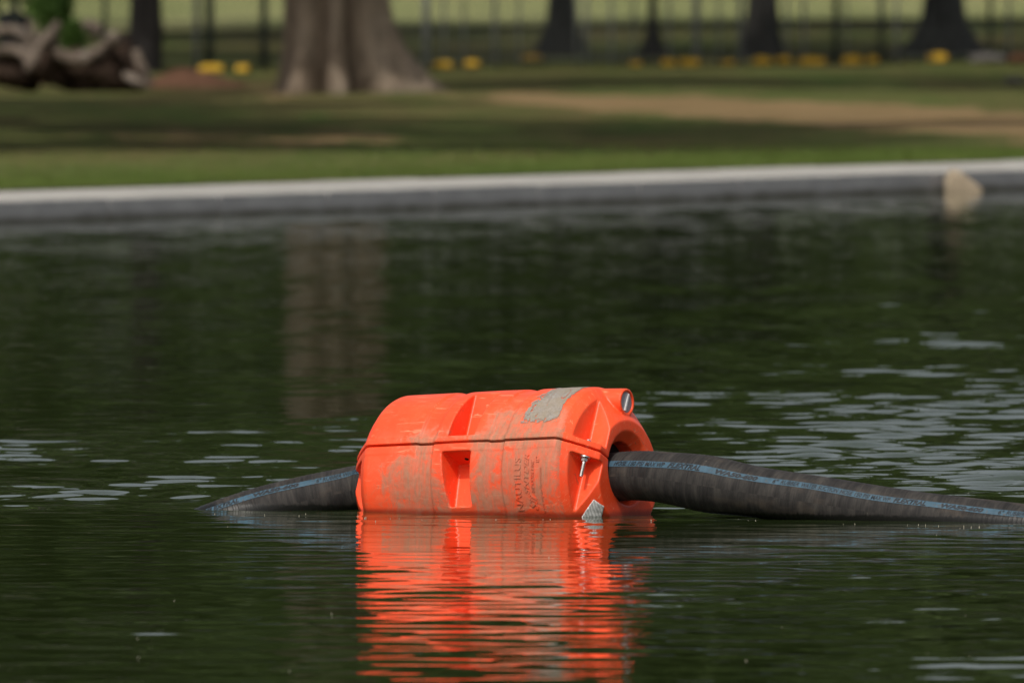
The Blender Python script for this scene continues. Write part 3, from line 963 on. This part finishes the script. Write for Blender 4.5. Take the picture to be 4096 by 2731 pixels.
def build_fence():
    root = empty('mesh_fence', FA)
    tag(root, 'see-through wire mesh fence with grey and dark posts along the lawn', 'fence')
    def post(px, r, mat, off=0.0, h=1.9, sub=None):
        q, t = fpos(px, off)
        rings = [[Vector((q.x - FA.x + r * math.cos(6.2832 * j / 10), q.y - FA.y + r * math.sin(6.2832 * j / 10), z)) for j in range(10)] for z in (-.1, h)]
        link('post', solid_rings(rings, 'post'), mat, root)
    for px, w, m in ((838, 40, 'D'), (812, 28, 'G'), (1056, 34, 'D'), (1085, 16, 'G'), (420, 22, 'D'), (60, 34, 'D'), (1730, 34, 'G'), (1800, 14, 'G'), (2004, 20, 'G'), (2100, 12, 'G'),
                     (2370, 18, 'G'), (2470, 14, 'G'), (2560, 12, 'G'), (2810, 34, 'G'), (2900, 12, 'G'), (2986, 24, 'G'), (3170, 14, 'G'), (3240, 16, 'G'), (3345, 30, 'D'), (3410, 12, 'G'), (3525, 26, 'D'), (3610, 16, 'G'), (3960, 22, 'D'), (4060, 16, 'G'), (1880, 12, 'G'), (2330, 12, 'G'), (2700, 16, 'G'),
                     (-300, 30, 'D'), (-700, 30, 'G'), (4400, 30, 'G'), (4800, 30, 'D')):
        post(px, w * .0024 / 2, M_POSTG if m == 'G' else M_POSTD, .10 if m == 'G' else .0)
    # rails
    def rail(z, r, off):
        a, b = FA + FD * (-14) - FN * off - FA, FA + FD * 34 - FN * off - FA
        rings = [[p + Vector((0, 0, z)) + FN * (r * math.cos(6.2832 * j / 8)) + Vector((0, 0, r * math.sin(6.2832 * j / 8))) for j in range(8)] for p in (a, b)]
        link('rail', solid_rings(rings, 'rail'), M_WIRE, root)
    rail(1.86, .021, .05); rail(.06, .010, .05)
    # woven wire: two families of thin diagonal strips, real wires in one part
    q = []
    hgt, w = 1.8, .0040
    for fam in (1, -1):
        s = -15.0
        while s < 34:
            a = FD * s + Vector((0, 0, .06)); b = FD * (s + fam * hgt) + Vector((0, 0, .06 + hgt))
            off = -FN * (.05 + .004 * fam)
            d = (b - a).normalized(); n2 = d.cross(FN) * w
            q += [a - n2 + off, a + n2 + off, b + n2 + off, b - n2 + off]
            s += .085
    me = tris_mesh('wire_mesh', np.array([tuple(v) for v in q]), 4)
    o = link('wire_mesh', me, M_WIRE, root, smooth=False); o['kind'] = 'stuff'
build_fence()

def build_yellow():
    """low yellow blocks along the foot of the fence, each with a dark base"""
    def block(w, h, d, seed):
        rr = random.Random(seed); bm = bmesh.new()
        bmesh.ops.create_cube(bm, size=1)
        bmesh.ops.subdivide_edges(bm, edges=bm.edges[:], cuts=4, use_grid_fill=True)
        for v in bm.verts:
            c = v.co.copy(); k = 1 - .22 * (abs(c.x * 2) ** 4 + abs(c.y * 2) ** 4) * .5
            v.co = Vector((c.x * w, c.y * d, (c.z * k + .5) * h * (1 - .15 * (abs(2 * c.x) ** 3)))) + Vector([noise.noise(c * 5 + Vector((seed, k_, 0))) * .012 for k_ in range(3)])
        me = bpy.data.meshes.new('cover'); bm.to_mesh(me); bm.free(); return me
    items = [(845, 290, 112, 44, 'wider yellow block left of the big pale trunk'), (970, 292, 58, 44, 'narrower yellow block left of the big pale trunk'),
             (1768, 274, 86, 40, 'yellow block nearest the flared root of the big pale trunk'), (1886, 270, 66, 40, 'yellow block with dark gap beside it, second right of the big trunk'),
             (2130, 252, 92, 44, 'yellow block at the foot of the dark flared trunk'),
             (2542, 268, 52, 32, 'dull low yellow block left of the thinnest trunk'), (2672, 269, 62, 44, 'yellow block just right of the thinnest trunk'), (2758, 268, 80, 48, 'orange-yellow block between thinnest trunk and straight trunk'),
             (2912, 262, 56, 28, 'faint low yellow block left of the straight dark trunk'), (3050, 262, 74, 48, 'yellow block in front of the straight dark trunk'), (3134, 258, 56, 46, 'dull yellow block right beside the straight dark trunk'),
             (3250, 262, 116, 46, 'longest low yellow block, right of the straight trunk'), (3408, 260, 88, 52, 'brightest yellow block, midway between the two big dark trunks'), (3488, 257, 46, 44, 'small dim yellow block next to the brightest one'),
             (3752, 250, 90, 52, 'yellow block in front of the broadest black trunk')]
    for i, (px, py, w, h, lab) in enumerate(items):
        q = at(px, py, .2); s = q.y / F
        q.z = .19
        root = empty('fence_weight', q)
        tag(root, lab, 'yellow block', 'yellow blocks along the foot of the fence')
        root.rotation_euler = (0, 0, random.uniform(-.3, .3))
        c = link('cover', block(w * s * .86, h * s * .68, .16, i), M_YEL, root); c.location = (0, 0, .012)
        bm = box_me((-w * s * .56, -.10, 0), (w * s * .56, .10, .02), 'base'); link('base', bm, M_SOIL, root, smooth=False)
build_yellow()

# ------------------------------------------------------------------ uprooted stump, shrub, mulch, stones
def build_stump():
    Y = 183.0
    def wp(px, py, dy=0.0): return at_depth(px, py, Y + dy)
    base = at(330, 352, .2)
    root = empty('uprooted_stump', base)
    tag(root, 'weathered uprooted tree stump with curved bleached roots, at the left', 'tree stump')
    def tube(name, pts, rads, mat, k=12, seed=0):
        c = [(*(wp(*q[:2], q[2] if len(q) > 2 else 0)), r) for q, r in zip(pts, rads)]
        P = smooth_path(c, 14 * (len(c) - 1)); rows = []
        for i in range(len(P)):
            d = Vector(P[min(i + 1, len(P) - 1)][:3]) - Vector(P[max(i - 1, 0)][:3]); d.normalize()
            x = d.cross(Vector((0, 1, 0))).normalized(); y = d.cross(x)
            for j in range(k):
                a = 6.2832 * j / k
                rr = P[i][3] * (1 + .22 * noise.noise(Vector((math.cos(a) * 1.5 + seed, math.sin(a) * 1.5, i * .12))))
                rows.append(Vector(P[i][:3]) + (x * math.cos(a) + y * math.sin(a)) * rr - base)
        me = grid_mesh(name, np.array([tuple(v) for v in rows]), k, len(P), closed=True)
        return link(name, me, mat, root)
    s = Y / F
    tube('root', [(225, 112, .1), (205, 165, 0), (235, 215, -.1), (300, 238, -.15), (370, 222, -.1), (425, 180, 0), (455, 158, .05)], [.03, .055, .06, .07, .065, .05, .06], M_ROOT, seed=1)
    tube('root', [(232, 100, 0), (190, 150, -.15), (150, 200, -.2), (130, 250, -.25), (105, 285, -.25)], [.045, .06, .05, .045, .03], M_ROOT, seed=2)
    tube('root', [(430, 165, -.1), (455, 155, -.15), (480, 175, -.1)], [.05, .075, .045], M_ROOT, seed=3)
    tube('root', [(545, 205, -.1), (555, 245, -.15), (575, 285, -.2), (600, 335, -.2)], [.045, .05, .05, .06], M_ROOT, seed=4)
    tube('root', [(-60, 150, .3), (10, 122, .2), (70, 128, .1), (110, 175, .1), (115, 240, 0)], [.06, .055, .055, .05, .05], M_ROOT, seed=5)
    tube('root', [(-40, 220, .2), (30, 200, .1), (90, 215, 0), (120, 260, -.1)], [.04, .05, .05, .04], M_ROOT, seed=6)
    tube('root', [(330, 95, .3), (375, 105, .25), (400, 135, .2)], [.035, .055, .04], M_ROOT, seed=7)
    tube('root', [(118, 85, .3), (128, 125, .2), (150, 160, .1)], [.03, .03, .04], M_ROOT, seed=8)
    tube('root', [(500, 300, -.2), (545, 325, -.3), (600, 352, -.3)], [.04, .045, .03], M_ROOT, seed=9)
    # dark earth held between the roots
    bm = bmesh.new()
    for (px, py, dy, r, sy) in ((200, 270, .25, .24, .8), (330, 300, .3, .24, .7), (440, 285, .25, .28, 1.0), (460, 225, .35, .16, 1.2), (70, 270, .4, .28, .8), (540, 320, .1, .12, 1), (290, 270, .35, .2, .9)):
        c = wp(px, py, dy) - base
        g = bmesh.ops.create_icosphere(bm, subdivisions=4, radius=r)
        for v in g['verts']:
            v.co = Vector((v.co.x, v.co.y, v.co.z * sy)) * (1 + .35 * noise.fractal(v.co * 5 + Vector((px, 0, 0)), .7, 2, 4)) + c
    me = bpy.data.meshes.new('root_earth'); bm.to_mesh(me); bm.free(); link('root_earth', me, M_SOIL, root)
    # mound of red-brown mulch
    def mound(name, px, py, wx, wy, h, mat, lab, seed):
        c = at(px, py, .2); n = 40; rows = []
        for j in range(n):
            for i in range(n):
                a, b = i / (n - 1) * 2 - 1, j / (n - 1) * 2 - 1
                r = min(1, math.hypot(a, b)); z = h * (math.cos(r * math.pi) * .5 + .5) * (1 + .4 * noise.noise(Vector((a * 3, b * 3, seed)))) + .02 * noise.noise(Vector((a * 14, b * 14, seed)))
                rows.append((a * wx, b * wy, z - .02))
        me = grid_mesh(name, np.array(rows), n, n)
        o = link(name, me, mat); o.location = (c.x, c.y, .2); tag(o, kind='stuff')
    mound('mulch', 760, 330, .62, 3.4, .15, M_STRAW, '', 1)
    mound('mulch', 20, 320, .45, 3.0, .27, mat_plain('light_soil', (.26, .15, .085), .95, .1, .3, 6), '', 2)
build_stump()

def build_shrub():
    def shrub(pts, lab, n, size, mat, seed, stems):
        q0 = at(*stems[0], .2)
        root = empty('shrub', q0); tag(root, lab, 'shrub')
        cl = [(tuple(at_depth(px, py, q0.y + dy) - q0), (r, r, r * 1.1)) for px, py, dy, r in pts]
        link('foliage', leaf_cloud('foliage', n, cl, size, seed), mat, root)
        bm = bmesh.new()
        for px, py, dy, r in pts:
            a = Vector((0, 0, -.05)); b = at_depth(px, py, q0.y + dy) - q0
            x = Vector((.009, 0, 0)); y = Vector((0, .009, 0))
            va = [bm.verts.new(a + k) for k in (x, y, -x, -y)]; vb = [bm.verts.new(b + k * .4) for k in (x, y, -x, -y)]
            for j in range(4): bm.faces.new((va[j], va[(j + 1) % 4], vb[(j + 1) % 4], vb[j]))
        me = bpy.data.meshes.new('stem'); bm.to_mesh(me); bm.free(); link('stem', me, M_BARKD, root)
    shrub([(225, 20, 0, .20), (210, -60, .2, .26), (250, 70, .1, .13), (185, 90, 0, .10), (160, 30, .2, .15), (205, 150, .1, .08)], 'bright green leafy shrub growing up behind the uprooted stump', 2600, .035, M_LEAFB, 3, [(225, 318)])
    shrub([(290, 130, 0, .13), (305, 170, 0, .12), (280, 195, 0, .1)], 'small bright green plant in the hollow of the curved roots', 1300, .03, M_LEAFB, 5, [(295, 322)])
    shrub([(40, -70, 0, .2), (-90, 0, 0, .26), (120, -20, .1, .14), (60, -110, .1, .2)], 'dull green bush at the far left behind the stump roots', 1900, .035, M_LEAF, 6, [(60, 300)])
build_shrub()

def build_oddments():
    # dark navy bin behind the stump: tapered body, lid with rim, handle
    q = at(55, 285, .2)
    root = empty('dark_bin', q); tag(root, 'dark navy rounded bin half hidden behind the stump roots, far left', 'bin')
    def tap(name, w0, d0, w1, d1, z0, z1, mat):
        n = 28; rings = []
        for z, w, d in ((z0, w0, d0), (z0 + (z1 - z0) * .15, w0 * 1.02, d0 * 1.02), (z1, w1, d1)):
            rg = []
            for j in range(n):
                a = 6.2832 * j / n; c, s_ = math.cos(a), math.sin(a)
                rg.append(Vector((math.copysign(abs(c) ** .45, c) * w, math.copysign(abs(s_) ** .45, s_) * d, z)))
            rings.append(rg)
        return link(name, solid_rings(rings, name), mat, root, smooth=False)
    tap('body', .13, .15, .165, .19, 0, .56, M_DARKN); tap('lid', .178, .20, .150, .17, .562, .625, M_DARKN); tap('handle', .07, .012, .07, .012, .627, .655, M_POSTD)
    # pale wedge-shaped stone in the water against the coping
    q = at(3862, 769, 0)
    s = q.y / F
    out = [(-82, -12), (-86, 52), (-72, 82), (-52, 93), (-25, 85), (8, 62), (44, 34), (68, 10), (74, -12)]
    rings = []
    for dy, k in ((-.07, .72), (-.045, .95), (.03, 1.0), (.11, .9)):
        rings.append([Vector((x * s * k, dy + .01 * noise.noise(Vector((x, z, dy)) * .05), z * s * (k if z > 0 else 1) - (.05 if z < 0 else 0))) for x, z in out])
    me = solid_rings(rings, 'wedge_stone')
    o = bpy.data.objects.new('t', me); COL.objects.link(o)
    b = o.modifiers.new('b', 'BEVEL'); b.width = .004; b.segments = 2
    me = baked(o)
    o = link('wedge_stone', me, M_STONE); o.location = q
    tag(o, 'pale wedge-shaped stone standing in the water against the coping', 'stone')
    # stones on the grass at the right
    def stone(px, py, w, h, d, lab, mat, seed):
        c = at(px, py, .2); sc = c.y / F; bm = bmesh.new()
        bmesh.ops.create_icosphere(bm, subdivisions=4, radius=1)
        for v in bm.verts:
            n_ = noise.fractal(v.co * 1.3 + Vector((seed, 0, 0)), .8, 2, 4)
            v.co = Vector((math.copysign(abs(v.co.x) ** .7, v.co.x) * w * sc, math.copysign(abs(v.co.y) ** .7, v.co.y) * d, math.copysign(abs(v.co.z) ** .7, v.co.z) * h * sc)) * (1 + .18 * n_)
        me = bpy.data.meshes.new('field_stone'); bm.to_mesh(me); bm.free()
        o = link('field_stone', me, mat); o.location = (c.x, c.y, .2 + h * sc * .7); tag(o, lab, 'stone')
    stone(3945, 250, 75, 20, .2, 'long flat grey stone right of the broadest black trunk', M_GREYST, 1)
    stone(4075, 252, 45, 22, .2, 'dark red-brown stone at the right edge by the fence', M_STRAW, 2)
    stone(4055, 335, 40, 14, .15, 'small flat grey stone lying alone in the shaded grass at the right', M_GREYST, 3)
build_oddments()

# ------------------------------------------------------------------ grass blades along the coping and over the near lawn
def build_grass():
    r2 = np.random.default_rng(3); n = 60000
    s = r2.uniform(-9, 14, n); nn = 1.12 + r2.exponential(1.6, n)
    x = C0.x + T.x * s - NW.x * nn; y = C0.y + T.y * s - NW.y * nn
    h = r2.uniform(.02, .05, n) * np.where(nn < 1.5, .7, 1.0); w = .004
    a = r2.uniform(0, 6.28, n); lx, ly = r2.normal(0, .018, n), r2.normal(0, .018, n)
    z = np.full(n, .182)
    p0 = np.stack([x - w * np.cos(a), y - w * np.sin(a), z], 1); p1 = np.stack([x + w * np.cos(a), y + w * np.sin(a), z], 1); p2 = np.stack([x + lx, y + ly, z + h], 1)
    me = tris_mesh('grass', np.stack([p0, p1, p2], 1).reshape(-1, 3), 3)
    tag(link('grass', me, mat_leaf('grass_blade', (.085, .13, .02), (.12, .17, .03))), kind='stuff')
build_grass()

def build_debris():
    """pale specks of scum and seed fluff afloat round the hose and float"""
    r2 = np.random.default_rng(12); q = []
    spots = [(x, np.interp(x, [800, 1400, 1500, 2560, 2700, 3300, 4096], [2050, 2050, 2068, 2068, 2062, 2086, 2104])) for x in r2.uniform(850, 4090, 34)] + \
            [(x, y) for x, y in zip(r2.uniform(0, 4096, 22), r2.uniform(1900, 2700, 22))]
    for px, py in spots:
        p = at(px, py + abs(r2.normal(0, 5)), .004); w = r2.uniform(.0006, .0016); h = r2.uniform(-.002, .0005)
        for a in (0, 1.57):
            dx, dy = math.cos(a) * w, math.sin(a) * w
            q += [(p.x - dx, p.y - dy, -.004), (p.x + dx, p.y + dy, -.004), (p.x + dx * .7, p.y + dy * .7, .004 + h), (p.x - dx * .7, p.y - dy * .7, .004 + h)]
    tag(link('floating_specks', tris_mesh('floating_specks', np.array(q), 4), mat_plain('fluff', (.45, .42, .34), .8, .2), smooth=False), kind='stuff')
build_debris()
